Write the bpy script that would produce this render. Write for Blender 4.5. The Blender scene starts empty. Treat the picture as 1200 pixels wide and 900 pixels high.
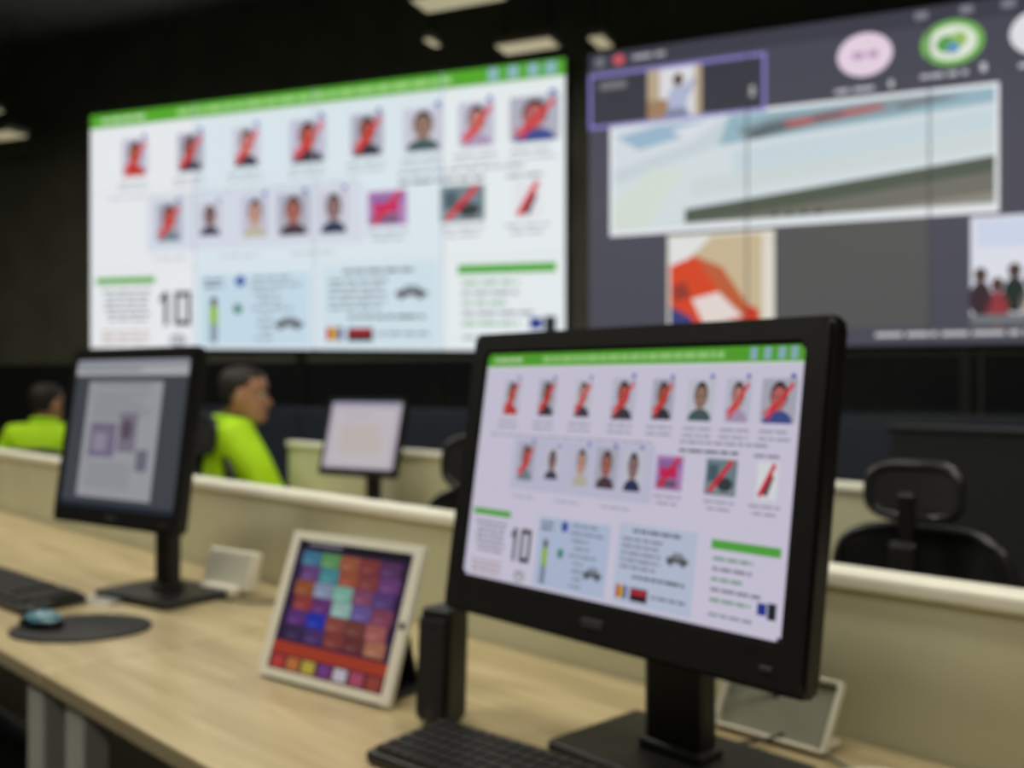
import bpy, bmesh, math, random
from mathutils import Vector, Matrix
random.seed(7)
S=bpy.context.scene
COL=S.collection
S.view_settings.view_transform='Standard'

# ---------------------------------------------------------------- materials
def lin(c):
    out=[]
    for v in c[:3]:
        v=v/255.0
        out.append(v/12.92 if v<=0.04045 else ((v+0.055)/1.055)**2.4)
    return (out[0],out[1],out[2],1.0)
_m={}
def mat(name,c,rough=0.5,metal=0.0,spec=0.5,noise=0.0,nscale=20,bump=0.0,emit=None,estr=0.0,coat=0.0):
    if name in _m: return _m[name]
    m=bpy.data.materials.new(name); m.use_nodes=True
    nt=m.node_tree; b=nt.nodes['Principled BSDF']
    b.inputs['Base Color'].default_value=lin(c)
    b.inputs['Roughness'].default_value=rough
    b.inputs['Metallic'].default_value=metal
    b.inputs['Specular IOR Level'].default_value=spec
    b.inputs['Coat Weight'].default_value=coat
    if noise>0 or bump>0:
        tc=nt.nodes.new('ShaderNodeTexCoord'); n=nt.nodes.new('ShaderNodeTexNoise')
        n.inputs['Scale'].default_value=nscale; n.inputs['Detail'].default_value=4
        nt.links.new(tc.outputs['Object'],n.inputs['Vector'])
        if noise>0:
            r=nt.nodes.new('ShaderNodeValToRGB')
            l=lin(c)
            r.color_ramp.elements[0].position=0.3; r.color_ramp.elements[1].position=0.7
            r.color_ramp.elements[0].color=[x*(1-noise) for x in l[:3]]+[1]
            r.color_ramp.elements[1].color=[min(1,x*(1+noise)) for x in l[:3]]+[1]
            nt.links.new(n.outputs['Fac'],r.inputs['Fac']); nt.links.new(r.outputs['Color'],b.inputs['Base Color'])
        if bump>0:
            bp=nt.nodes.new('ShaderNodeBump'); bp.inputs['Strength'].default_value=bump
            bp.inputs['Distance'].default_value=0.01
            nt.links.new(n.outputs['Fac'],bp.inputs['Height']); nt.links.new(bp.outputs['Normal'],b.inputs['Normal'])
    if emit:
        b.inputs['Emission Color'].default_value=lin(emit); b.inputs['Emission Strength'].default_value=estr
    _m[name]=m; return m

def wood():
    m=bpy.data.materials.new('light_wood_laminate'); m.use_nodes=True
    nt=m.node_tree; b=nt.nodes['Principled BSDF']
    tc=nt.nodes.new('ShaderNodeTexCoord'); mp=nt.nodes.new('ShaderNodeMapping')
    mp.inputs['Scale'].default_value=(1.2,14,14)
    n=nt.nodes.new('ShaderNodeTexNoise'); n.inputs['Scale'].default_value=2.5; n.inputs['Detail'].default_value=7
    n.inputs['Distortion'].default_value=0.6
    r=nt.nodes.new('ShaderNodeValToRGB')
    r.color_ramp.elements[0].position=0.3; r.color_ramp.elements[1].position=0.72
    r.color_ramp.elements[0].color=lin((170,153,116)); r.color_ramp.elements[1].color=lin((200,184,146))
    nt.links.new(tc.outputs['Object'],mp.inputs['Vector']); nt.links.new(mp.outputs['Vector'],n.inputs['Vector'])
    nt.links.new(n.outputs['Fac'],r.inputs['Fac']); nt.links.new(r.outputs['Color'],b.inputs['Base Color'])
    b.inputs['Roughness'].default_value=0.32
    return m
def screenmat(name,strength):
    m=bpy.data.materials.new(name); m.use_nodes=True
    nt=m.node_tree; b=nt.nodes['Principled BSDF']
    a=nt.nodes.new('ShaderNodeAttribute'); a.attribute_name='Col'
    b.inputs['Base Color'].default_value=(0.003,0.003,0.003,1); b.inputs['Roughness'].default_value=0.35
    b.inputs['Specular IOR Level'].default_value=0.25
    nt.links.new(a.outputs['Color'],b.inputs['Emission Color']); b.inputs['Emission Strength'].default_value=strength
    return m

BLK=mat('black_plastic',(24,24,25),0.42,noise=0.15,nscale=60)
BLK2=mat('black_gloss_plastic',(14,14,15),0.22)
CHF=mat('chair_frame_plastic',(40,40,43),0.25)
FAB=mat('black_mesh_fabric',(26,26,28),0.8,noise=0.3,nscale=150,bump=0.3)
GREYP=mat('dark_grey_plastic',(60,60,62),0.35)
WHITEP=mat('white_plastic',(238,235,222),0.35,noise=0.03)
CREAM=mat('cream_laminate',(204,202,172),0.5,noise=0.05,nscale=6)
CREAMT=mat('cream_trim',(244,242,228),0.4,noise=0.03)
STEEL=mat('painted_steel',(196,196,186),0.4,noise=0.05)
WOOD=wood()
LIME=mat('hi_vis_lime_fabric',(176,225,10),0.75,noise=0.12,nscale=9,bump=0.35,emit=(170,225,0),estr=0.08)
NAVY=mat('navy_trousers',(22,25,36),0.8,noise=0.2,nscale=20)
SKIN=mat('skin',(198,146,116),0.5,noise=0.08,nscale=25)
HAIR=mat('dark_hair',(34,27,24),0.6,noise=0.4,nscale=120,bump=0.5)
CHROME=mat('chrome',(170,170,172),0.2,metal=1.0)

# ---------------------------------------------------------------- helpers
def empty(name,loc=(0,0,0),rot=(0,0,0)):
    e=bpy.data.objects.new(name,None); e.location=loc; e.rotation_euler=rot
    e.empty_display_size=0.1; COL.objects.link(e); return e
def addobj(name,me,mats,parent=None,loc=(0,0,0),rot=(0,0,0),smooth=False):
    o=bpy.data.objects.new(name,me); COL.objects.link(o)
    for m in (mats if isinstance(mats,(list,tuple)) else [mats]): me.materials.append(m)
    o.location=loc; o.rotation_euler=rot
    if parent: o.parent=parent
    if smooth:
        for p in me.polygons: p.use_smooth=True
    return o
def box(name,size,loc,m,bev=0.003,rot=(0,0,0),parent=None,seg=2,taper=None):
    bm=bmesh.new(); bmesh.ops.create_cube(bm,size=1.0)
    for v in bm.verts:
        v.co=Vector((v.co.x*size[0],v.co.y*size[1],v.co.z*size[2]))
        if taper and v.co.z>0: v.co.x*=taper; v.co.y*=taper
    if bev>0: bmesh.ops.bevel(bm,geom=bm.edges[:],offset=bev,segments=seg,affect='EDGES',profile=0.5)
    me=bpy.data.meshes.new(name); bm.to_mesh(me); bm.free()
    return addobj(name,me,m,parent,loc,rot)
def cyl(name,r,h,loc,m,parent=None,rot=(0,0,0),r2=None,seg=28,bev=0.0):
    bm=bmesh.new(); bmesh.ops.create_cone(bm,cap_ends=True,segments=seg,radius1=r,radius2=r if r2 is None else r2,depth=h)
    if bev>0:
        es=[e for e in bm.edges if abs(e.verts[0].co.z-e.verts[1].co.z)<1e-6]
        bmesh.ops.bevel(bm,geom=es,offset=bev,segments=3,affect='EDGES')
    me=bpy.data.meshes.new(name); bm.to_mesh(me); bm.free()
    return addobj(name,me,m,parent,loc,rot,smooth=False)
def ellipsoid(name,rad,loc,m,parent=None,rot=(0,0,0)):
    bm=bmesh.new(); bmesh.ops.create_uvsphere(bm,u_segments=24,v_segments=16,radius=1)
    for v in bm.verts: v.co=Vector((v.co.x*rad[0],v.co.y*rad[1],v.co.z*rad[2]))
    me=bpy.data.meshes.new(name); bm.to_mesh(me); bm.free()
    return addobj(name,me,m,parent,loc,rot,smooth=True)
def tube(name,pts,r,m,parent=None,closed=False,smoothc=True):
    cu=bpy.data.curves.new(name,'CURVE'); cu.dimensions='3D'; cu.bevel_depth=r; cu.bevel_resolution=3; cu.resolution_u=8
    if smoothc:
        sp=cu.splines.new('NURBS'); sp.points.add(len(pts)-1); sp.order_u=3; sp.use_endpoint_u=not closed
    else:
        sp=cu.splines.new('POLY'); sp.points.add(len(pts)-1)
    for i,p in enumerate(pts): sp.points[i].co=(p[0],p[1],p[2],1)
    sp.use_cyclic_u=closed
    o=bpy.data.objects.new(name,cu); COL.objects.link(o); cu.materials.append(m)
    if parent: o.parent=parent
    return o

# ---------------------------------------------------------------- 2D content
class Art:
    def __init__(s,aspect): s.p=[]; s.a=aspect
    def poly(s,pts,c,l=1): s.p.append((pts,c,l))
    def rect(s,u0,v0,u1,v1,c,l=1): s.poly([(u0,v0),(u0,v1),(u1,v1),(u1,v0)],c,l)
    def ell(s,u,v,ru,rv,c,l=2,n=20,a0=0,a1=2*math.pi):
        s.poly([(u+ru*math.cos(a0+(a1-a0)*i/n),v+rv*math.sin(a0+(a1-a0)*i/n)) for i in range(n if a1-a0>6.2 else n+1)],c,l)
    def line(s,u0,v0,u1,v1,w,c,l=3):
        dx=(u1-u0)*s.a; dy=v1-v0; L=math.hypot(dx,dy); nx=-dy/L*w/2/s.a; ny=dx/L*w/2
        s.poly([(u0+nx,v0+ny),(u1+nx,v1+ny),(u1-nx,v1-ny),(u0-nx,v0-ny)],c,l)
    def text(s,u0,v,u1,h,c,l=3,rnd=None):
        r=rnd or random; x=u0
        while x<u1-0.004:
            w=min(r.uniform(0.012,0.04),u1-x); s.rect(x,v,x+w,v+h,c,l); x+=w+0.005
    def build(s,name,mp,material,parent=None,off=0.0004):
        vs=[];fs=[];cols=[]
        for pts,c,l in s.p:
            i=len(vs)
            for (u,v) in pts: vs.append(mp(u,v,l*off))
            fs.append(list(range(i,i+len(pts)))); cols.append(lin(c))
        me=bpy.data.meshes.new(name); me.from_pydata(vs,[],fs)
        ca=me.color_attributes.new('Col','FLOAT_COLOR','CORNER')
        for p,c in zip(me.polygons,cols):
            for li in p.loop_indices: ca.data[li].color=c
        return addobj(name,me,material,parent)

def thumb(A,u,v,w,h,kind=0,slash=True,shirt=(60,62,75),skin=(150,98,78)):
    a=A.a
    A.rect(u-w/2,v-h/2,u+w/2,v+h/2,[(202,202,220),(184,184,200),(210,210,224)][kind%3],2)
    A.ell(u,v+h*0.52,w*0.42,h*0.30,shirt,3,14,math.pi,2*math.pi)
    A.ell(u,v-h*0.10,w*0.25,h*0.33,(52,40,40),4)
    A.ell(u,v-h*0.03,w*0.21,h*0.28,skin,5)
    A.rect(u-w*.13,v-h*.10,u-w*.04,v-h*.06,(60,40,40),6); A.rect(u+w*.04,v-h*.10,u+w*.13,v-h*.06,(60,40,40),6)
    A.rect(u-w*.08,v+h*.09,u+w*.08,v+h*.12,(110,60,60),6)
    if slash:
        A.line(u-w*0.30,v+h*0.42,u+w*0.40,v-h*0.38,0.017,(228,50,54),7)
        A.line(u-w*0.42,v+h*0.32,u+w*0.10,v-h*0.02,0.011,(218,62,60),7)
    A.rect(u+w*0.30,v-h*0.60,u+w*0.44,v-h*0.50,(80,94,190),6)

def wall_art(tint,a=2.2,seam=True):
    A=Art(a); R=random.Random(3)
    def t(c): return tuple(int(c[i]*tint[i]) for i in range(3))
    seams=[0,.262,.530,.784,1.0]
    pc=[(243,246,249),(228,241,248),(228,241,247),(240,247,249)] if seam else [(240,243,248)]*4
    for i in range(4): A.rect(seams[i],0,seams[i+1],1,t(pc[i]),0)
    A.rect(0,0,1,.058,(92,176,52),1)
    A.rect(0,.058,1,.066,(226,236,226),1)
    A.text(.03,.02,.14,.018,(196,230,176),2,R)
    A.text(.22,.016,.80,.026,(160,216,130),2,R)
    for u in (.875,.91,.945,.975): A.rect(u-.008,.006,u+.010,.05,(150,190,200),2)
    shirts=[(196,60,55),(62,58,70),(70,66,80),(66,60,72),(56,56,66),(74,96,100),(180,160,190),(70,84,150)]
    for i,(u,w) in enumerate(zip([.115,.252,.382,.516,.638,.747,.846,.948],[.066,.064,.062,.078,.066,.076,.066,.086])):
        thumb(A,u,.195,w,.155 if i!=3 else .165,i,i!=5,shirts[i],[(176,104,82),(160,84,72),(206,150,140),(190,96,84),(170,92,78),(160,128,112),(200,140,130),(196,110,110)][i])
        for k in range(2):
            A.text(u-.042,.30+k*.026,u+.035,.009,t((176,180,190)),2,R)
    A.text(.045,.362,.62,.008,t((190,194,204)),2,R); A.text(.70,.35,.93,.009,t((160,160,172)),2,R)
    A.rect(.145,.375,.632,.60,t((222,228,240)),1)
    sk=[(190,100,90),(140,110,110),(206,160,140),(176,110,96),(150,120,118)]
    for i,(u,w) in enumerate(zip([.2,.298,.401,.485,.57],[.064,.056,.060,.070,.062])):
        thumb(A,u,.475,w,.16 if i!=1 else .13,i+1,i==0,[(120,140,150),(70,66,90),(196,190,170),(80,60,70),(50,60,90)][i],sk[i])
    for (u,w,c) in ((.678,.078,(186,140,196)),(.82,.082,(120,140,148)),(.937,.05,(236,238,242))):
        A.rect(u-w/2,.41,u+w/2,.54,c,2)
        if u<.8:
            A.rect(u-w*.42,.425,u+w*.40,.455,(150,110,170),3); A.rect(u-w*.40,.50,u+w*.3,.53,(120,90,120),3)
        elif u<.9:
            A.rect(u-w*.42,.43,u-w*.1,.49,(80,100,110),3); A.ell(u+w*.15,.50,w*.25,.025,(60,66,70),4); A.rect(u-w*.42,.505,u+w*.42,.53,(150,156,160),3)
        else: A.poly([(u-.012,.52),(u+.004,.44),(u+.016,.46),(u+.002,.53)],(90,80,86),3)
        A.line(u-w*.34,.53,u+w*.34,.415,.020,(222,40,62),5)
        if u<.7: A.rect(u-w*.36,.455,u+w*.30,.495,(200,50,110),4)
    A.text(.70,.382,.86,.010,t((90,90,104)),3,R); A.text(.90,.385,.97,.010,t((150,150,160)),3,R)
    for u in (.678,.82,.937):
        A.text(u-.04,.56,u+.04,.008,t((170,170,184)),3,R); A.text(u-.03,.585,u+.03,.008,t((170,170,184)),3,R)
    for u in (.2,.36,.52): A.text(u-.04,.625,u+.05,.008,t((186,190,200)),3,R)
    A.rect(.015,.70,.165,.728,(96,178,70),2)
    for k in range(6): A.text(.03+R.uniform(0,.02),.755+k*.024,.155-R.uniform(0,.02),.009,t((130,132,142)),3,R)
    for k in range(3): A.text(.03,.925+k*.022,.15,.009,t((196,170,160)),3,R)
    D=(40,40,46)
    # "10"
    A.rect(.188,.765,.198,.905,D,3); A.poly([(.176,.795),(.188,.765),(.194,.785),(.180,.812)],D,3)
    for (x0,y0,x1,y1) in ((.214,.765,.252,.785),(.214,.885,.252,.905),(.214,.765,.224,.905),(.242,.765,.252,.905)): A.rect(x0,y0,x1,y1,D,3)
    A.ell(.222,.965,.020,.024,(150,150,160),3); A.ell(.222,.968,.013,.014,(210,212,220),4)
    A.rect(.275,.70,.52,.985,t((206,228,242)),1)
    A.ell(.307,.81,.008,.02,(90,70,60),3); A.rect(.298,.828,.316,.90,(150,196,40),3); A.rect(.300,.90,.305,.975,(40,44,60),3); A.rect(.309,.90,.314,.975,(40,44,60),3)
    A.text(.285,.72,.33,.010,t((90,90,104)),3,R); A.text(.285,.742,.33,.010,t((90,90,104)),3,R)
    A.ell(.368,.73,.011,.022,(40,70,170),3); A.ell(.362,.84,.010,.02,(50,130,110),3)
    for k in range(9): A.text(.385+R.uniform(0,.03),.715+k*.030,.50-(.06 if k>4 else R.uniform(0,.05)),.009,t((140,150,160)),3,R)
    def car(u,v):
        A.poly([(u-.030,v+.012),(u-.030,v-.004),(u-.018,v-.010),(u-.008,v-.026),(u+.012,v-.026),(u+.022,v-.008),(u+.032,v-.004),(u+.032,v+.012)],(104,108,114),4)
        A.poly([(u-.012,v-.010),(u-.005,v-.021),(u+.010,v-.021),(u+.016,v-.010)],(160,170,180),5)
        A.ell(u-.018,v+.012,.006,.012,(60,60,64),5); A.ell(u+.018,v+.012,.006,.012,(60,60,64),5)
    car(.475,.90); car(.724,.79)
    A.rect(.545,.68,.775,.985,t((216,234,243)),1)
    A.text(.59,.70,.73,.011,t((90,94,102)),3,R)
    for k in range(5): A.text(.56,.735+k*.026,.66+R.uniform(0,.02),.009,t((130,136,146)),3,R)
    A.text(.60,.872,.75,.011,t((80,84,90)),3,R)
    A.rect(.555,.915,.566,.965,(200,60,50),3); A.rect(.566,.915,.577,.965,(220,190,50),3); A.rect(.577,.915,.588,.965,(50,70,160),3)
    A.rect(.598,.918,.65,.968,(60,36,44),3); A.rect(.602,.925,.646,.942,(196,50,60),4)
    A.text(.66,.935,.76,.010,t((130,134,144)),3,R)
    A.rect(.812,.695,.985,.728,(92,178,72),2)
    for k in range(5): A.text(.82,.755+k*.036,.90+R.uniform(0,.06),.011,t((130,180,140)) if k%2==0 else t((140,144,154)),3,R)
    A.rect(.94,.885,.962,.925,(40,60,150),3); A.rect(.965,.88,.985,.935,(40,42,52),3)
    A.text(.82,.95,.93,.010,t((150,170,160)),3,R)
    if seam:
        for u in seams[1:4]: A.rect(u-.0011,0,u+.0011,1,t((176,188,204)),8)
        for v in (.3333,.6667): A.rect(0,v-.0014,1,v+.0014,t((218,224,232)),8)
    return A

def call_art():
    A=Art(2.2); R=random.Random(5)
    A.rect(0,0,1,1,(76,76,88),0)
    A.rect(0,0,1,.055,(66,66,78),1)
    A.ell(.018,.03,.008,.018,(120,120,130),2); A.ell(.048,.03,.009,.018,(206,90,100),2); A.text(.07,.022,.12,.014,(170,170,178),2,R)
    A.rect(0.0,.068,.268,.255,(136,130,200),1); A.rect(.005,.08,.263,.243,(62,62,72),2)
    A.rect(.093,.08,.175,.243,(186,168,140),3); A.rect(.112,.08,.165,.243,(222,222,226),4)
    A.rect(.093,.18,.125,.243,(160,130,100),5)
    A.ell(.140,.122,.008,.022,(96,74,66),6)
    A.poly([(.126,.155),(.138,.142),(.150,.148),(.158,.17),(.152,.20),(.158,.243),(.118,.243),(.126,.20)],(176,184,212),5)
    A.poly([(.148,.15),(.163,.12),(.167,.13),(.156,.175)],(168,174,204),6)
    A.poly([(.118,.243),(.122,.215),(.150,.215),(.158,.243)],(130,136,160),6)
    A.rect(.018,.10,.06,.125,(120,120,126),3); A.rect(.245,.17,.252,.205,(170,170,170),3)
    A.rect(.034,.245,.567,.62,(232,236,240),1)
    A.rect(.040,.258,.562,.60,(200,212,218),2)
    A.poly([(.040,.258),(.040,.40),(.16,.33),(.215,.258)],(214,222,228),3)
    A.poly([(.045,.29),(.11,.265),(.20,.262),(.15,.31),(.08,.34)],(156,184,206),4)
    A.poly([(.13,.285),(.19,.262),(.205,.27),(.15,.32)],(218,224,230),5)
    A.poly([(.215,.258),(.562,.258),(.562,.30),(.20,.35)],(150,182,194),3)
    A.poly([(.225,.30),(.28,.275),(.36,.268),(.44,.258),(.50,.262),(.45,.30),(.33,.32),(.24,.345)],(136,154,162),4)
    A.poly([(.24,.315),(.27,.295),(.30,.29),(.33,.31),(.25,.34)],(96,108,112),5)
    A.poly([(.29,.298),(.35,.283),(.42,.272),(.43,.285),(.36,.303),(.30,.315)],(180,96,96),6)
    A.poly([(.33,.292),(.37,.284),(.375,.294),(.335,.304)],(90,80,90),7)
    A.poly([(.44,.28),(.50,.268),(.53,.275),(.45,.298)],(120,126,130),5)
    A.poly([(.040,.60),(.040,.45),(.20,.35),(.562,.31),(.562,.46),(.30,.515),(.155,.54),(.15,.60)],(212,222,226),3)
    A.poly([(.22,.37),(.562,.32),(.562,.38),(.22,.45)],(200,216,222),4)
    A.poly([(.16,.45),(.562,.385),(.562,.43),(.16,.51)],(206,216,216),4)
    A.poly([(.040,.52),(.10,.40),(.15,.42),(.09,.60),(.040,.60)],(212,222,212),4)
    A.poly([(.15,.548),(.30,.515),(.562,.455),(.562,.50),(.30,.562),(.15,.596)],(82,90,78),4)
    A.poly([(.15,.596),(.30,.562),(.562,.50),(.562,.56),(.36,.60),(.15,.60)],(112,112,102),4)
    A.poly([(.36,.60),(.562,.56),(.562,.60)],(140,138,128),4)
    A.rect(.040,.592,.562,.602,(206,214,216),5)
    for u in (.28,.30,.32,.34): A.ell(u,.585,.004,.009,(60,60,66),6)
    A.rect(.124,.63,.280,.93,(222,218,204),1)
    A.rect(.128,.64,.262,.93,(200,182,148),2); A.poly([(.128,.64),(.19,.64),(.15,.72),(.128,.74)],(226,226,226),3)
    A.poly([(.128,.73),(.165,.70),(.235,.93),(.128,.93)],(214,72,40),4)
    A.poly([(.165,.70),(.205,.74),(.262,.93),(.225,.93)],(190,96,60),3)
    A.poly([(.16,.84),(.20,.82),(.235,.90),(.18,.93)],(228,216,210),5)
    A.poly([(.24,.86),(.258,.88),(.258,.93),(.235,.93)],(206,60,40),5)
    A.poly([(.13,.80),(.15,.78),(.16,.83),(.135,.85)],(150,60,50),5)
    A.poly([(.128,.86),(.16,.90),(.165,.93),(.128,.93)],(60,66,120),5)
    A.rect(.284,.62,.484,.945,(86,86,86),1)
    A.rect(.533,.63,.74,.93,(222,224,234),1); A.rect(.54,.64,.74,.72,(206,214,234),2)
    for i,c in enumerate([(60,44,50),(146,60,66),(40,50,46),(186,174,168),(80,40,44),(50,60,50),(150,140,60),(46,46,60)]):
        u=.545+i*.020; w=(.80,.83,.79,.82)[i%4]; A.ell(u,w,.008,.022,(80,60,56),3); A.ell(u,w+.07,.014,.052,c,4)
    A.rect(.533,.915,.74,.945,(110,116,120),5)
    A.text(.415,.962,.72,.012,(200,200,204),2,R)
    A.ell(.401,.118,.036,.066,(232,212,228),2); A.text(.385,.108,.418,.022,(186,150,186),3,R)
    A.text(.362,.215,.415,.012,(190,190,198),2,R); A.rect(.432,.205,.438,.225,(200,200,206),2)
    A.ell(.511,.115,.039,.068,(120,182,90),2); A.ell(.511,.115,.030,.052,(226,234,220),3)
    A.ell(.505,.118,.014,.026,(90,160,80),4); A.ell(.519,.108,.010,.022,(150,190,90),5); A.ell(.512,.13,.008,.018,(100,150,190),6)
    A.text(.472,.20,.53,.012,(190,190,198),2,R); A.rect(.545,.185,.552,.21,(200,200,206),2)
    A.ell(.615,.115,.036,.066,(228,226,232),2); A.text(.59,.20,.66,.012,(200,200,206),2,R)
    A.ell(.72,.115,.036,.066,(150,190,226),2)
    for u in (.465,.52,.57): A.rect(u,.012,u+.016,.035,(130,130,142),2)
    for u in (.241,.483,.727): A.rect(u-.001,0,u+.001,1,(62,62,72),8)
    for v in (.3333,.6667): A.rect(0,v-.0008,1,v+.0008,(72,72,84),1)
    return A

# ---------------------------------------------------------------- room
TH=math.atan2(-.4030,.9151)
d=Vector((.9151,-.4030,0)); n=Vector((.4030,.9151,0))
def RP(a,b,z): # room coordinates -> world
    return d*a+n*b+Vector((0,0,z))
def slab(name,a0,a1,b0,b1,z0,z1,m):
    bm=bmesh.new(); bmesh.ops.create_cube(bm,size=1)
    for v in bm.verts:
        v.co=Vector(((a1-a0)*v.co.x,(b1-b0)*v.co.y,(z1-z0)*v.co.z))
    me=bpy.data.meshes.new(name); bm.to_mesh(me); bm.free()
    return addobj(name,me,m,None,RP((a0+a1)/2,(b0+b1)/2,(z0+z1)/2),(0,0,TH))
WB=6.50
CEIL=4.3
DW=mat('dark_painted_wall',(104,106,92),0.7,noise=0.15,nscale=3)
DWL=mat('gloss_black_panel',(34,36,40),0.16,noise=0.1,nscale=4)
CAR=mat('dark_carpet',(56,56,58),0.95,noise=0.3,nscale=120,bump=0.4)
CEILM=mat('black_ceiling_paint',(112,110,100),0.85,noise=0.2,nscale=4)
slab('floor',-9.5,7.5,-4.2,WB+.15,-.1,0,CAR)
slab('ceiling',-9.5,7.5,-4.2,WB+.15,CEIL,CEIL+.1,CEILM)
slab('wall_front',-9.5,7.5,WB,WB+.15,0,CEIL,DW)
slab('wall_left',-9.65,-9.5,-4.2,WB+.15,0,CEIL,DW)
slab('wall_right',7.5,7.65,-4.2,WB+.15,0,CEIL,DW)
slab('wall_back',-9.5,7.5,-4.35,-4.2,0,CEIL,DW)
lc=empty('wall_cladding')
for i in range(14):
    a=-9.4+i*1.2
    bx=box('cladding_panel_%d'%i,(1.185,.03,1.36),RP(a+.6,WB-.018,.70),DWL,0.004,(0,0,TH),lc)
cb=empty('low_cabinet')
CABM=mat('blue_grey_cabinet',(54,61,76),0.45,noise=0.08,nscale=5)
for i in range(8):
    a=-6.6+i*1.5
    box('cabinet_body_%d'%i,(1.49,.40,.98),RP(a+.75,WB-.30,.53),CABM,0.006,(0,0,TH),cb)
    for k in (-.37,.37):
        box('cabinet_door_%d_%d'%(i,k>0),(.72,.016,.90),RP(a+.75+k,WB-.509,.52),CABM,0.004,(0,0,TH),cb)
        box('handle_%d_%d'%(i,k>0),(.012,.018,.14),RP(a+.75+k*.12,WB-.525,.62),CHROME,0.003,(0,0,TH),cb)
box('cabinet_plinth',(12.0,.36,.045),RP(-.6,WB-.30,.0225),BLK,0.002,(0,0,TH),cb)

# ---------------------------------------------------------------- video walls
SW=screenmat('led_wall_emission',0.88)
SWc=screenmat('led_wall_emission_call',0.95)
P0d=-6.884
def video_wall(name,a0,W,zb,zt,tiltdrop,art,sm):
    e=empty(name)
    H=zt-zb
    def mp(u,v,off):
        z=zt-H*v+tiltdrop*(1-u)
        return RP(a0+u*W,6.404-.004-off,z)
    art.build('display_image',mp,sm,e,0.0006)
    for i in range(4):
        for j in range(3):
            u=(i+.5)/4; v=(j+.5)/3
            c=mp(u,v,-.034)
            box('display_panel_%d_%d'%(i,j),(W/4-.002,.055,H/3-.002),c,BLK2,0.002,(0,math.atan2(tiltdrop,W),TH),e)
    return e
video_wall('video_wall',P0d+.02,4.45,1.43,3.470,.085,wall_art((1,1,1)),SW)
video_wall('video_wall',P0d+4.644,4.47,1.435,3.465,0.0,call_art(),SWc)
sf=empty('video_wall_frame')
for a in (P0d+.3,P0d+2.2,P0d+4.2,P0d+5.0,P0d+7,P0d+8.9):
    box('upright',(.06,.03,3.4),RP(a,WB-.05+.012,1.7),BLK,0.002,(0,0,TH),sf)

# ---------------------------------------------------------------- ceiling luminaires
LUM=mat('luminaire_diffuser',(200,190,160),0.5,emit=(206,196,156),estr=0.5)
LUMB=mat('luminaire_body',(96,92,80),0.5)
def luminaire(x,y,z,L,W,rot,power):
    e=empty('ceiling_luminaire',(x,y,z),(0,0,rot))
    box('housing',(L,W,.05),(0,0,.03),LUMB,0.006,parent=e)
    for k in (-1,1):
        box('diffuser',(L*.94,W*.40,.012),(0,k*W*.24,-.001),LUM,0.004,parent=e)
    for k in (-1,1):
        cyl('suspension_rod',.006,CEIL-z-.05,(k*L*.4,0,(CEIL-z+.05)/2),BLK,parent=e)
    if power>0:
        ld=bpy.data.lights.new('luminaire_lamp','AREA'); ld.shape='RECTANGLE'; ld.size=L*.9; ld.size_y=W*.9
        ld.energy=power; ld.color=(1,.95,.81)
        lo=bpy.data.objects.new('luminaire_lamp',ld); COL.objects.link(lo); lo.parent=e; lo.location=(0,0,-.02)
luminaire(-.33,6.02,3.56,.58,.24,TH,0)
luminaire(.10,6.45,3.42,.40,.20,TH,0)
luminaire(-4.30,8.30,3.30,.34,.22,TH,0)
luminaire(-4.48,8.35,3.53,.22,.2,TH,0)
luminaire(.56,6.20,3.36,.10,.24,TH,0)
luminaire(-.52,6.38,3.42,.05,.16,TH,0)
for (x,y,p) in ((-3.2,3.2,30),(-1.4,3.4,30),(1.2,2.6,24),(-2.0,.9,34),(-.2,1.0,24),(1.6,.2,22),(-.8,-1.4,22),(-3.6,5.4,18),(-6.2,4.6,16)):
    luminaire(x,y,3.53,1.2,.30,-math.pi/4,p)

# ---------------------------------------------------------------- desks (45 degree frame)
A45=-math.pi/4
def UV(u,v,z=0): return Vector((.70711*u+.70711*v,-.70711*u+.70711*v,z))
def desk_row(u0,u1,v0,v1,pv,legs,pu1=None):
    e=empty('workstation_desk',(0,0,0),(0,0,A45))
    L=u1-u0
    if pu1 is None: pu1=u1
    PL=pu1-u0
    nseg=max(1,round(L/1.6)); w=L/nseg
    for i in range(nseg):
        box('desktop_%d'%i,(w-.003,v1-v0,.028),(u0+w*(i+.5),(v0+v1)/2,.736),WOOD,0.004,parent=e)
    box('partition_panel',(PL,.035,.905),(0.5*(u0+pu1),pv,.4925),CREAM,0.003,parent=e)
    box('partition_cap',(PL+.01,.055,.022),(0.5*(u0+pu1),pv,.951),CREAMT,0.006,parent=e)
    box('under_beam',(L-.1,.04,.05),(0.5*(u0+u1),v0+.16,.695),STEEL,0.004,parent=e)
    for u in legs:
        for v in (v0+.03,v1-.09):
            box('leg_post',(.07,.04,.71),(u,v,.365),STEEL,0.004,parent=e)
        box('leg_rail',(.05,v1-v0-.14,.04),(u,(v0+v1)/2,.69),STEEL,0.004,parent=e)
        box('leg_foot',(.07,v1-v0-.02,.03),(u,(v0+v1)/2,.016),STEEL,0.004,parent=e)
    return e
desk_row(-4.8,1.6,.564,1.185,1.205,(-4.6,-3.1,-1.66,-1.50,-.1,1.5))
desk_row(-3.56,-1.42,1.80,2.235,2.255,(-3.3,-1.6),pu1=-1.0)
ac=empty('acoustic_screen',(0,0,0),(0,0,A45))
ACF=mat('charcoal_acoustic_fabric',(30,31,35),.9,noise=.2,nscale=90,bump=.2)
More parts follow.
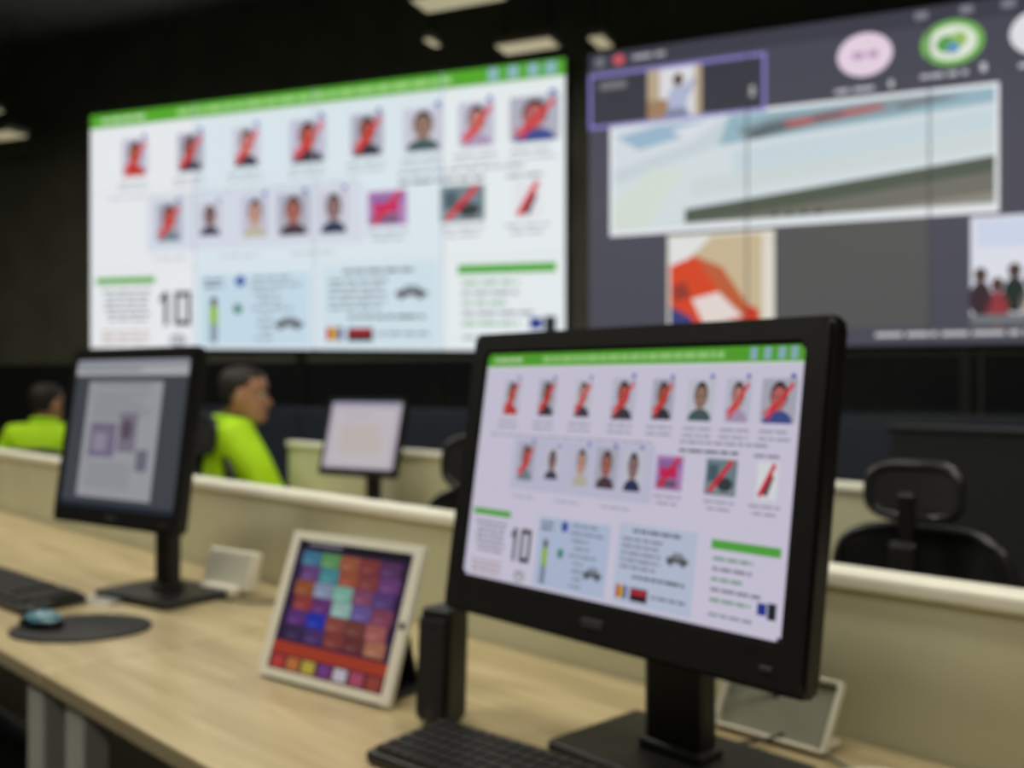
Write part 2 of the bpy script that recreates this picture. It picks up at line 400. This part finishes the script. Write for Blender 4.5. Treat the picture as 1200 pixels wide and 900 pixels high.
for k in range(2):
    u=-1.31+.8+k*1.62
    box('panel_%d'%k,(1.58,.05,.95),(u,2.95,.585),ACF,.01,parent=ac)
    box('top_rail_%d'%k,(1.60,.06,.02),(u,2.95,1.065),BLK,.005,parent=ac)
    for s in (-1,1):
        box('foot_%d_%d'%(k,s),(.05,.42,.03),(u+s*.6,2.95,.016),BLK,.006,parent=ac)
        box('post_%d_%d'%(k,s),(.04,.03,.10),(u+s*.6,2.95,.07),BLK,.004,parent=ac)

# ---------------------------------------------------------------- monitors
def frame_mesh(name,w,h,bl,br,bt,bb,depth,m,parent,bev=.004):
    bm=bmesh.new()
    o=[(-w/2,-h/2),(w/2,-h/2),(w/2,h/2),(-w/2,h/2)]
    i=[(-w/2+bl,-h/2+bb),(w/2-br,-h/2+bb),(w/2-br,h/2-bt),(-w/2+bl,h/2-bt)]
    y0=-depth/2;y1=depth/2
    of=[bm.verts.new((x,y0,z)) for x,z in o]; inf=[bm.verts.new((x,y0,z)) for x,z in i]
    ob=[bm.verts.new((x,y1,z)) for x,z in o]; ib=[bm.verts.new((x,y1,z)) for x,z in i]
    for k in range(4):
        j=(k+1)%4
        bm.faces.new((of[k],of[j],inf[j],inf[k])); bm.faces.new((of[j],of[k],ob[k],ob[j]))
        bm.faces.new((inf[k],inf[j],ib[j],ib[k])); bm.faces.new((ob[j],ob[k],ib[k],ib[j]))
    bmesh.ops.recalc_face_normals(bm,faces=bm.faces[:])
    bmesh.ops.bevel(bm,geom=bm.edges[:],offset=bev,segments=2,affect='EDGES')
    me=bpy.data.meshes.new(name); bm.to_mesh(me); bm.free()
    return addobj(name,me,m,parent)
def monitor(c,w,h,yaw,tilt,art,sm,bl=.02,bt=.02,bb=.035,desk=.75,base=(.26,.19),back=.10,colw=.08,th=.026):
    e=empty('computer_monitor',(c[0],c[1],0),(0,0,-yaw))
    head=empty('display_head',(0,0,c[2]),(-tilt,0,0)); head.parent=e
    frame_mesh('bezel',w,h,bl,bl,bt,bb,.026,BLK,head)
    box('rear_shell',(w*.985,th*.6,h*.98),(0,.008+th*.3,0),BLK,.006,parent=head)
    box('rear_bulge',(w*.62,.03,h*.6),(0,.034,0),BLK,.012,parent=head,seg=3)
    sw=w-2*bl; sh=h-bt-bb; zc=(bb-bt)/2
    art.build('screen',lambda u,v,off:((u-.5)*sw,-.009-off,zc+(.5-v)*sh),sm,head,.0002)
    box('maker_badge',(.032,.003,.010),(0,-.0135,-h/2+bb*.5),GREYP,.002,parent=head)
    box('power_button',(.014,.003,.005),(w/2-.04,-.0135,-h/2+bb*.45),GREYP,.001,parent=head)
    top=c[2]-.02
    box('stand_column',(colw,.035,top-desk-.01),(0,back,desk+.012+(top-desk-.01)/2),BLK,.008,parent=e)
    box('stand_hinge',(colw*.8,max(.03,back-.03),.07),(0,back*.5+.012,top-.02),BLK,.006,parent=e)
    box('stand_base',(base[0],base[1],.016),(0,back-.005,desk+.009),BLK,.006,parent=e,seg=3)
    box('base_riser',(colw*1.1,.05,.014),(0,back,desk+.022),BLK,.006,parent=e)
    return e
MS=screenmat('lcd_emission',0.71)
MS2=screenmat('lcd_emission_dim',0.74)
def left_art():
    A=Art(1.25); R=random.Random(9)
    A.rect(0,0,1,1,(72,77,84),0); A.rect(0,0,1,.045,(150,156,166),1); A.rect(0,.045,1,.11,(182,184,188),1)
    A.text(.04,.06,.6,.02,(130,134,140),2,R)
    A.rect(.14,.15,.80,.93,(166,168,174),1)
    A.text(.2,.17,.7,.012,(120,120,130),2,R)
    for k in range(9): A.text(.20,.22+k*.022,.74-R.uniform(0,.2),.008,(134,136,144),2,R)
    A.rect(.20,.43,.44,.66,(122,116,140),2); A.rect(.46,.36,.62,.62,(130,122,140),2); A.ell(.53,.47,.05,.07,(96,84,98),3)
    A.rect(.24,.50,.36,.62,(154,146,164),3); A.rect(.64,.60,.74,.74,(112,116,128),2)
    for k in range(7): A.text(.20,.70+k*.026,.60,.008,(134,136,144),2,R)
    A.rect(0,.965,1,1,(40,46,58),2)
    return A
def doc_art():
    A=Art(1.25); R=random.Random(11)
    A.rect(0,0,1,1,(196,186,200),0); A.rect(0,0,1,.05,(160,160,184),1); A.rect(.06,.10,.94,.96,(212,204,210),1)
    for k in range(10):
        A.text(.2,.36+k*.042,.8-R.uniform(0,.1),.013,(206,196,130) if k%2 else (200,160,150),2,R)
    A.text(.2,.2,.6,.016,(176,170,190),2,R)
    return A
monitor((.1135,1.081,1.090),.512,.350,math.radians(47.5),math.radians(9),wall_art((.93,.90,.96),seam=False),MS,bl=.030,bt=.027,bb=.046,back=.115,base=(.27,.17),colw=.085)
monitor((-.786,2.000,1.092),.410,.366,math.radians(34),math.radians(8),left_art(),MS2,bl=.018,bt=.024,bb=.035,back=.10,base=(.24,.18),colw=.05,th=.02)
monitor((-.525,3.46,1.012),.34,.28,math.radians(30),math.radians(15),doc_art(),MS2,bl=.014,bt=.014,bb=.026,back=.06,base=(.20,.14),colw=.05,th=.02)

# ---------------------------------------------------------------- tablet
def tablet_art():
    A=Art(1.3); R=random.Random(21)
    A.rect(0,0,1,1,(50,34,64),0); A.rect(0,0,1,.07,(28,26,40),1); A.text(.1,.02,.4,.02,(150,150,160),2,R)
    cols=[(70,120,150),(96,150,96),(156,90,66),(130,60,60),(90,54,96),
          (106,70,124),(76,140,150),(156,84,60),(130,64,66),(110,64,120),
          (150,86,54),(140,150,176),(130,180,162),(130,74,106),(90,64,120),
          (146,64,64),(104,54,114),(150,186,178),(106,90,150),(130,68,90),
          (94,54,120),(40,54,170),(140,74,66),(116,64,58),(166,96,92),
          (60,44,80),(78,54,104),(130,64,58),(106,54,54),(170,112,86)]
    for r in range(6):
        for c in range(5):
            u=.07+c*.172+(.02 if r%2 else 0); v=.085+r*.114
            A.rect(u,v,u+.166,v+.110,cols[r*5+c],2)
            A.rect(u+.02,v+.07,u+.10,v+.095,tuple(min(255,x+25) for x in cols[r*5+c]),3)
    A.rect(0,.785,1,.875,(170,64,44),1); A.rect(0,.875,1,1,(90,36,50),1)
    for i,c in enumerate([(186,66,60),(190,116,64),(186,170,70),(116,64,130),(196,190,200),(170,80,104),(150,70,60)]):
        A.rect(.03+i*.138,.89,.03+i*.138+.11,.98,c,3)
    return A
bl=Vector((-.394,1.512)); br=Vector((-.168,1.348))
tc=(bl+br)/2; tyaw=math.atan2(bl.y-br.y,br.x-bl.x)
te=empty('tablet',(tc.x,tc.y,.752),(0,0,-tyaw))
th=empty('tablet_body',(0,0,0),(-math.radians(20),0,0)); th.parent=te
TW,THh=.278,.226
box('shell',(TW,.008,THh),(0,.004,THh/2+.002),WHITEP,.0035,parent=th,seg=3)
frame_mesh('bezel',TW-.002,THh-.002,.018,.018,.013,.013,.002,WHITEP,th,.0004).location=(0,-.0012,THh/2+.002)
tablet_art().build('screen',lambda u,v,off:((u-.5)*(TW-.036),-.0006-off,THh/2+.002+(.5-v)*(THh-.026)),screenmat('tablet_emission',.72),th,.0002)
cyl('home_button',.005,.002,(TW/2-.009,-.0028,THh/2),GREYP,th,(math.pi/2,0,0))
box('folding_stand',(TW*.7,.006,.15),(0,.088,.072),BLK,.002,(math.radians(16),0,0),te)
box('stand_foot',(TW*.85,.11,.006),(0,.055,.003),BLK,.002,parent=te)

# ---------------------------------------------------------------- desk speaker
sp=empty('desk_speaker',(-.092,1.313,.751),(0,0,math.radians(-30)))
box('cabinet',(.050,.055,.150),(0,0,.077),BLK,.008,(math.radians(-4),0,0),sp,3,taper=.94)
box('grille',(.042,.004,.125),(0,-.029,.078),FAB,.002,(math.radians(-4),0,0),sp)
cyl('volume_knob',.006,.006,(0,-.032,.018),GREYP,sp,(math.pi/2,0,0))

# ---------------------------------------------------------------- keyboards
GREYK=mat('key_plastic',(32,32,34),0.45)
def keyboard(x,y,rot,L=.44,W=.135,z=.751):
    e=empty('computer_keyboard',(x,y,z),(0,0,rot))
    box('case',(L,W,.016),(0,0,.010),BLK,.005,(math.radians(2),0,0),e)
    bm=bmesh.new()
    rows=6; 
    for r in range(rows):
        yy=W/2-.018-r*.0192
        x0=-L/2+.014
        while x0<L/2-.02:
            w=.0165
            if r==5 and -.08<x0<.02: w=.10
            if x0+w>L/2-.01: break
            if not (L/2-.125<x0<L/2-.118):
                mtx=Matrix.Translation((x0+w/2,yy,.022+.0006*r*-1))@Matrix.Diagonal((w,.0165,.007,1))
                bmesh.ops.create_cube(bm,size=1,matrix=mtx)
            x0+=w+.0025
    me=bpy.data.meshes.new('keys'); bm.to_mesh(me); bm.free()
    addobj('keys',me,GREYK,e)
    return e
keyboard(.035,1.070,math.radians(-40),W=.128)
keyboard(-1.075,2.10,math.radians(-42))

mp_=empty('mouse_pad',(-.79,1.80,.7512))
cyl('pad',.125,.004,(0,0,.002),BLK,mp_,bev=.001,seg=48).scale=(1,.80,1)
def mouse(x,y,rot,m):
    e=empty('computer_mouse',(x,y,.7555),(0,0,rot))
    bm=bmesh.new(); bmesh.ops.create_uvsphere(bm,u_segments=28,v_segments=16,radius=1)
    for v in bm.verts:
        zz=max(v.co.z,0.0); f=1-.12*v.co.y
        v.co=Vector((v.co.x*.030*f,v.co.y*.054,zz*.028*(1-.25*v.co.y)+.0005))
    me=bpy.data.meshes.new('shell'); bm.to_mesh(me); bm.free()
    addobj('shell',me,[BLK2,m],e,smooth=True)
    for p in me.polygons: p.material_index=1 if p.center.z>.014 and p.center.y<.02 else 0
    cyl('scroll_wheel',.008,.006,(0,.030,.020),GREYP,e,(0,math.pi/2,0))
    return e
mouse(-.87,1.81,math.radians(60),mat('teal_highlight',(80,126,144),0.2))  # teal highlight on the black mouse, painted into the top shell colour
pn=empty('paper_notes',(-.845,2.03,.7515),(0,0,math.radians(-30)))
box('sheet_lower',(.09,.06,.002),(0,0,.001),WHITEP,.0005,parent=pn)
box('sheet_upper',(.075,.055,.002),(.008,.004,.0035),mat('note_grey',(150,150,146),.6),.0005,(0,0,.2),pn)
box('binder_clip',(.022,.012,.008),(-.02,.024,.009),BLK,.002,parent=pn)

rb=empty('network_router',(-.605,2.125,.751),(0,0,math.radians(-34)))
box('case',(.145,.032,.088),(0,0,.046),WHITEP,.008,(math.radians(-14),0,0),rb,3)
box('front_lip',(.10,.03,.02),(.0,-.035,.011),WHITEP,.005,parent=rb)
for k in range(4): cyl('status_led_%d'%k,.002,.002,(-.04+k*.02,-.024,.035),mat('led_green',(60,200,90),.4),rb,(math.pi/2,0,0))
tr=empty('document_tray',(.318,1.230,.752),(0,0,math.radians(-45)))
trh=empty('tray_body',(0,0,0),(math.radians(-34),0,0)); trh.parent=tr
frame_mesh('rim',.158,.092,.005,.005,.005,.005,.014,WHITEP,trh,.002).location=(0,0,.048)
box('tray_floor',(.150,.004,.084),(0,.005,.048),mat('tray_grey',(136,136,118),.5),.001,parent=trh)
box('tray_foot',(.145,.05,.006),(0,.03,.003),WHITEP,.002,parent=tr)

CAB=mat('cable_grey',(90,90,84),.5)
cbs=empty('desk_cables')
tube('cable_a',[UV(-2.05,1.09,.77),UV(-1.98,1.02,.757),UV(-1.86,1.0,.756),UV(-1.76,1.05,.756),UV(-1.70,1.14,.757)],.0024,BLK,cbs)
tube('cable_b',[UV(-.72,1.08,.95),UV(-.70,1.13,.85),UV(-.64,1.15,.76),UV(-.58,1.10,.757),UV(-.50,1.06,.757)],.0024,CAB,cbs)
tube('cable_c',[UV(-.70,1.08,.93),UV(-.66,1.14,.80),UV(-.61,1.12,.757),UV(-.66,1.05,.757)],.0024,BLK,cbs)
tube('cable_d',[UV(-.60,.98,.757),UV(-.54,1.02,.757),UV(-.50,1.12,.757),UV(-.36,1.10,.757)],.0024,WHITEP,cbs)

# ---------------------------------------------------------------- office chairs
def curved_panel(name,w,h,curve,thick,m,parent,loc,nx=22,nz=18,p=5.0,rot=(0,0,0),lum=0):
    vs=[];fs=[]
    for j in range(nz+1):
        for i in range(nx+1):
            a=-1+2*i/nx; b=-1+2*j/nz
            k=(abs(a)**p+abs(b)**p)**(1/p) if (a or b) else 1
            mx=max(abs(a),abs(b)) or 1
            s=mx/k if k>0 else 1
            x=a*s*w/2; z=b*s*h/2
            vs.append((x,-curve*(1-(x/(w/2))**2)+lum*math.cos(b*1.6),z))
    for j in range(nz):
        for i in range(nx):
            q=j*(nx+1)+i; fs.append((q,q+1,q+nx+2,q+nx+1))
    me=bpy.data.meshes.new(name); me.from_pydata(vs,[],fs)
    o=addobj(name,me,m,parent,loc,rot,smooth=True)
    md=o.modifiers.new('s','SOLIDIFY'); md.thickness=thick*.6; md.offset=0
    pts=[]
    N=40
    for i in range(N):
        t=2*math.pi*i/N; ca,sa=math.cos(t),math.sin(t)
        k=(abs(ca)**p+abs(sa)**p)**(1/p); x=ca/k*w/2; z=sa/k*h/2
        pts.append((x,-curve*(1-(x/(w/2))**2)+lum*math.cos(z/(h/2)*1.6),z))
    f=tube(name+'_frame',pts,thick*.6,CHF,parent,True); f.location=loc; f.rotation_euler=rot
    return o
def office_chair(x,y,rot,head=True,seat=.46,hz=1.02,bt=.95,bw=.43,hw=.26,hh=.115,sx=1.0):
    e=empty('office_chair',(x,y,0),(0,0,rot))
    bm=bmesh.new(); bmesh.ops.create_cube(bm,size=1)
    bmesh.ops.subdivide_edges(bm,edges=bm.edges[:],cuts=5,use_grid_fill=True)
    for v in bm.verts:
        X,Y,Z=v.co; X*=.48*sx;Y*=.46*sx;Z*=.07
        if Z>0: Z-=.012*math.cos(X/.24*1.4)
        if Y>.15: Z-=(Y-.15)**2*2.5
        v.co=Vector((X,Y,Z))
    bmesh.ops.bevel(bm,geom=[ed for ed in bm.edges if ed.calc_face_angle(0)>1.0],offset=.02,segments=3,affect='EDGES')
    me=bpy.data.meshes.new('seat'); bm.to_mesh(me); bm.free()
    addobj('seat',me,FAB,e,(0,.02,seat-.035),smooth=True)
    bh=bt-seat-.09; by=-.235*sx
    curved_panel('backrest',bw,bh,-.045,.016,FAB,e,(0,by,seat+.09+bh/2),rot=(math.radians(5),0,0),lum=.02)
    box('spine',(.05,.022,bt-seat+.02),(0,by-.055,seat+(bt-seat)/2-.02),BLK,.008,(math.radians(4),0,0),e)
    box('spine_foot',(.06,.24,.03),(0,by+.065,seat-.09),BLK,.008,parent=e)
    if head:
        curved_panel('headrest',hw,hh,-.02,.016,FAB,e,(0,by-.03,hz),rot=(math.radians(-4),0,0),p=3.5)
        box('headrest_stem',(.03,.014,.12),(0,by-.055,hz-.06),BLK2,.005,parent=e)
    for s in (-1,1):
        tube('arm_post',[(s*.25*sx,-.02,seat-.05),(s*.275*sx,-.02,seat),(s*.28*sx,-.01,seat+.17)],.014,BLK,e)
        box('arm_pad',(.07,.24,.028),(s*.28*sx,.02,seat+.185),BLK,.012,parent=e,seg=3)
    box('mechanism',(.52*sx,.10,.02),(0,-.02,seat-.075),BLK,.006,parent=e)
    cyl('gas_lift',.026,seat-.16,(0,0,(seat-.16)/2+.09),BLK2,e)
    cyl('gas_lift_cover',.035,.14,(0,0,.19),BLK,e,r2=.028)
    for i in range(5):
        a=i*2*math.pi/5+.3; c,s=math.cos(a),math.sin(a)
        box('star_leg_%d'%i,(.26*sx,.045,.03),(c*.13*sx,s*.13*sx,.095),BLK,.008,(0,math.radians(6),a),e)
        cyl('caster_fork_%d'%i,.010,.05,(c*.25*sx,s*.25*sx,.065),BLK2,e)
        cyl('caster_%d'%i,.027,.045,(c*.25*sx,s*.25*sx,.028),BLK,e,(math.pi/2,0,a),bev=.006)
    return e
office_chair(.885,1.93,A45,hz=1.006,bt=.930,bw=.33,hw=.165,hh=.095,sx=.86)
office_chair(.11,2.25,A45+math.radians(6),hz=1.03,bt=.965,sx=.92)

# ---------------------------------------------------------------- people
def skin_mesh(name,verts,edges,radii,roots,sub=2):
    me=bpy.data.meshes.new(name); me.from_pydata(verts,edges,[])
    o=bpy.data.objects.new(name,me); COL.objects.link(o)
    md=o.modifiers.new('skin','SKIN'); md.use_smooth_shade=True
    sv=me.skin_vertices[0].data
    for i,r in enumerate(radii):
        sv[i].radius=r if isinstance(r,tuple) else (r,r)
        sv[i].use_root=(i in roots)
    ms=o.modifiers.new('sub','SUBSURF'); ms.levels=sub; ms.render_levels=sub
    dg=bpy.context.evaluated_depsgraph_get(); dg.update()
    ev=o.evaluated_get(dg); nm=bpy.data.meshes.new_from_object(ev)
    bpy.data.objects.remove(o); nm.name=name; nm.materials.clear()
    return nm
def is_hair(x,y,z):
    if z>.074 and y<.075: return True
    if y<.035 and z>.03+ .6*max(0,y): return True
    if y<-.012 and z>-.005: return True
    if y<-.035 and z>-.050: return True
    return False
def head_mesh():
    secs=[(-.120,.070,.030,.018),(-.112,.084,.005,.036),(-.098,.093,-.020,.049),(-.08,.094,-.045,.057),(-.062,.094,-.060,.062),
          (-.045,.092,-.070,.066),(-.028,.091,-.080,.069),(-.010,.089,-.088,.072),(.006,.087,-.093,.074),(.024,.094,-.097,.076),
          (.042,.095,-.100,.0775),(.060,.090,-.100,.077),(.078,.080,-.095,.072),(.094,.064,-.084,.063),(.107,.044,-.066,.048),(.115,.020,-.040,.028)]
    N=44; lv=[]
    for i in range(len(secs)-1):
        for k in range(3):
            t=k/3; lv.append(tuple(secs[i][q]*(1-t)+secs[i+1][q]*t for q in range(4)))
    lv.append(secs[-1])
    def g(x,s): return math.exp(-(x/s)**2)
    vs=[];fs=[]
    for (z,f,b,w) in lv:
        cy=(f+b)/2
        for i in range(N):
            t=2*math.pi*i/N; c,s=math.cos(t),math.sin(t)
            ex=2.3
            k=(abs(c)**ex+abs(s)**ex)**(-1/ex)
            x=c*k*w; y=cy+s*k*(f-b)/2
            if s>0:
                nose=.0
                if -.052<z<.016:
                    u=(z+.052)/.068
                    prof=(math.sin(min(1,u/.30)*math.pi/2) if u<.30 else max(0,1-(u-.30)/.70)**.9)
                    nose=.029*prof*g(x,.012+.005*(1-u))
                y+=nose
                y+=.007*g(z+.062,.006)*g(x,.022)+.007*g(z+.076,.006)*g(x,.020)-.004*g(z+.069,.003)*g(x,.024)
                y+=.005*g(z+.100,.012)*g(x,.02)
                y-=.010*(g(x-.031,.016)+g(x+.031,.016))*g(z-.003,.013)
                y+=.004*(g(x-.030,.018)+g(x+.030,.018))*g(z-.024,.007)
            if is_hair(x,y,z): 
                vv=Vector((x,y,z-.02)); vv=vv*1.045; x,y=vv.x,vv.y; zz=vv.z+.02
            else: zz=z
            vs.append((x,y,zz))
    M=len(lv)
    for j in range(M-1):
        for i in range(N):
            a=j*N+i; b2=j*N+(i+1)%N; fs.append((a,b2,b2+N,a+N))
    vs.append((0,.045,-.123)); vs.append((0,-.012,.124))
    for i in range(N):
        fs.append((len(vs)-2,(i+1)%N,i)); a=(M-1)*N
        fs.append((len(vs)-1,a+i,a+(i+1)%N))
    me=bpy.data.meshes.new('head'); me.from_pydata(vs,[],fs)
    for p in me.polygons:
        p.use_smooth=True
        c=p.center; p.material_index=1 if is_hair(c.x,c.y,c.z) or c.z>.10 else 0
    return me
def person(x,y,rot,head_yaw=0,head_pitch=0,lean=0,dz=0,scale=1.0,reach=False):
    e=empty('seated_person',(x,y,dz),(0,0,rot)); e.scale=(scale,)*3
    L=lean
    V=[(0,0,.55),(0,-.02,.67),(0,-.01-.3*L,.84),(0,0-.6*L,.955),(0,.005-.6*L,1.03),(0,.025-.6*L,1.085)]
    Rr=[(.15,.12),(.15,.125),(.175,.14),(.14,.115),(.070,.068),(.053,.055)]
    E=[(0,1),(1,2),(2,3),(3,4),(4,5)]
    wr={}
    for s in (-1,1):
        k=len(V)
        if reach and s>0:
            A=[(s*.165,-.005-.6*L,.985),(s*.215,.035,.88),(s*.235,.085,.765),(s*.215,.15,.71),(s*.19,.205,.70),(s*.185,.245,.70)]
        elif reach:
            A=[(s*.165,-.005-.6*L,.985),(s*.215,-.01,.85),(s*.235,.0,.72),(s*.19,.11,.68),(s*.13,.20,.67),(s*.12,.24,.67)]
        else:
            A=[(s*.165,-.005-.6*L,.965),(s*.215,-.01-.3*L,.85),(s*.245,0,.72),(s*.225,.13,.69),(s*.20,.245,.70),(s*.195,.30,.70)]
        V+=A; wr[s]=(Vector(A[4]),Vector(A[5]))
        Rr+=[.085,.076,.066,.054,.034,(.036,.020)]
        E+=[(3,k),(k,k+1),(k+1,k+2),(k+2,k+3),(k+3,k+4),(k+4,k+5)]
        k=len(V)
        V+=[(s*.10,.06,.53),(s*.12,.25,.545),(s*.13,.43,.54),(s*.13,.44,.32),(s*.13,.43,.11),(s*.135,.47,.055),(s*.14,.57,.045)]
        Rr+=[.098,.085,.068,.058,.045,.045,.038]
        E+=[(0,k),(k,k+1),(k+1,k+2),(k+2,k+3),(k+3,k+4),(k+4,k+5),(k+5,k+6)]
    me=skin_mesh('body',V,E,Rr,{0})
    for m in (LIME,NAVY,SKIN,BLK): me.materials.append(m)
    for p in me.polygons:
        c=p.center; p.use_smooth=True
        near=min((c-wr[s][1]).length for s in (-1,1))
        if c.z>1.062: p.material_index=2
        elif near<.050: p.material_index=2
        elif c.z<.13: p.material_index=3
        elif c.z<.60: p.material_index=1
        else: p.material_index=0
    o=bpy.data.objects.new('body',me); COL.objects.link(o); o.parent=e
    for s in (-1,1):
        w0,w1=wr[s]; hx,hy,hz=w1
        fv=[];fe=[];fr=[];roots=set()
        for q,(dx,ln) in enumerate([(-.027,.060),(-.009,.076),(.009,.082),(.027,.072)]):
            k=len(fv); bx=hx+dx*s
            fv+=[(bx,hy+.010,hz+.002),(bx,hy+.010+ln*.5,hz+.006),(bx,hy+.010+ln*.8,hz-.006),(bx,hy+.010+ln*.95,hz-.024)]
            fr+=[.009,.0085,.008,.0065]; fe+=[(k,k+1),(k+1,k+2),(k+2,k+3)]; roots.add(k)
        k=len(fv); fv+=[(hx-s*.02,hy-.025,hz-.002),(hx-s*.047,hy-.002,hz-.008),(hx-s*.057,hy+.025,hz-.016)]; fr+=[.011,.010,.008]; fe+=[(k,k+1),(k+1,k+2)]; roots.add(k)
        fm=skin_mesh('fingers',fv,fe,fr,roots,1); fm.materials.append(SKIN)
        for p in fm.polygons: p.use_smooth=True
        fo=bpy.data.objects.new('fingers_left' if s<0 else 'fingers_right',fm); COL.objects.link(fo); fo.parent=e
    hy=.035-.6*L
    pts=[(math.cos(t)*.068,.008-.6*L+math.sin(t)*.068,1.052-.012*math.sin(t)) for t in [i*2*math.pi/16 for i in range(16)]]
    tube('collar',pts,.017,LIME,e,True)
    pts=[(p[0]*.93,p[1],p[2]+.018) for p in pts]; tube('inner_collar',pts,.009,BLK,e,True)
    h=empty('head_pivot',(0,hy+.018,1.158),(head_pitch,0,head_yaw)); h.parent=e
    addobj('head',head_mesh(),[SKIN,HAIR],h)
    for s in (-1,1):
        ellipsoid('eyeball',(.0115,.0115,.0115),(s*.031,.077,.004),mat('eye_white',(225,222,215),.2),h)
        ellipsoid('iris',(.0055,.003,.0055),(s*.031,.0875,.004),mat('iris_brown',(40,25,18),.2),h)
        box('eyebrow',(.032,.006,.006),(s*.031,.094,.026),HAIR,.002,(0,-s*.12,-s*.25),h)
        ellipsoid('ear',(.007,.020,.031),(s*.078,-.006,-.010),SKIN,h,(0,s*.15,-s*.35))
        ellipsoid('ear_lobe',(.006,.010,.012),(s*.075,.002,-.036),SKIN,h)
    ellipsoid('lips',(.021,.006,.0055),(0,.095,-.069),mat('lip',(140,80,70),.45),h)
    return e
person(-1.135,4.05,math.radians(-65),head_yaw=-.33,head_pitch=-.04,lean=.04,dz=.02,scale=.98,reach=True)
office_chair(-1.055,4.085,A45,hz=1.0,bt=.91,seat=.44,hh=.14,hw=.25)
person(-2.67,5.60,math.radians(8),head_yaw=-.5,scale=.94)
office_chair(-2.67,5.55,math.radians(8),head=False,bt=.84,seat=.42)

# ---------------------------------------------------------------- world + camera
w=bpy.data.worlds.new('world'); S.world=w; w.use_nodes=True
w.node_tree.nodes['Background'].inputs['Color'].default_value=(.9,.95,1,1)
w.node_tree.nodes['Background'].inputs['Strength'].default_value=.03
cd=bpy.data.cameras.new('camera'); co=bpy.data.objects.new('camera',cd); COL.objects.link(co)
co.location=(0,0,1.2); co.rotation_euler=(math.pi/2,0,0)
cd.sensor_width=36; cd.lens=34.5; cd.clip_start=.03; cd.clip_end=60
cd.dof.use_dof=True; cd.dof.focus_distance=.42; cd.dof.aperture_fstop=7.2
S.camera=co
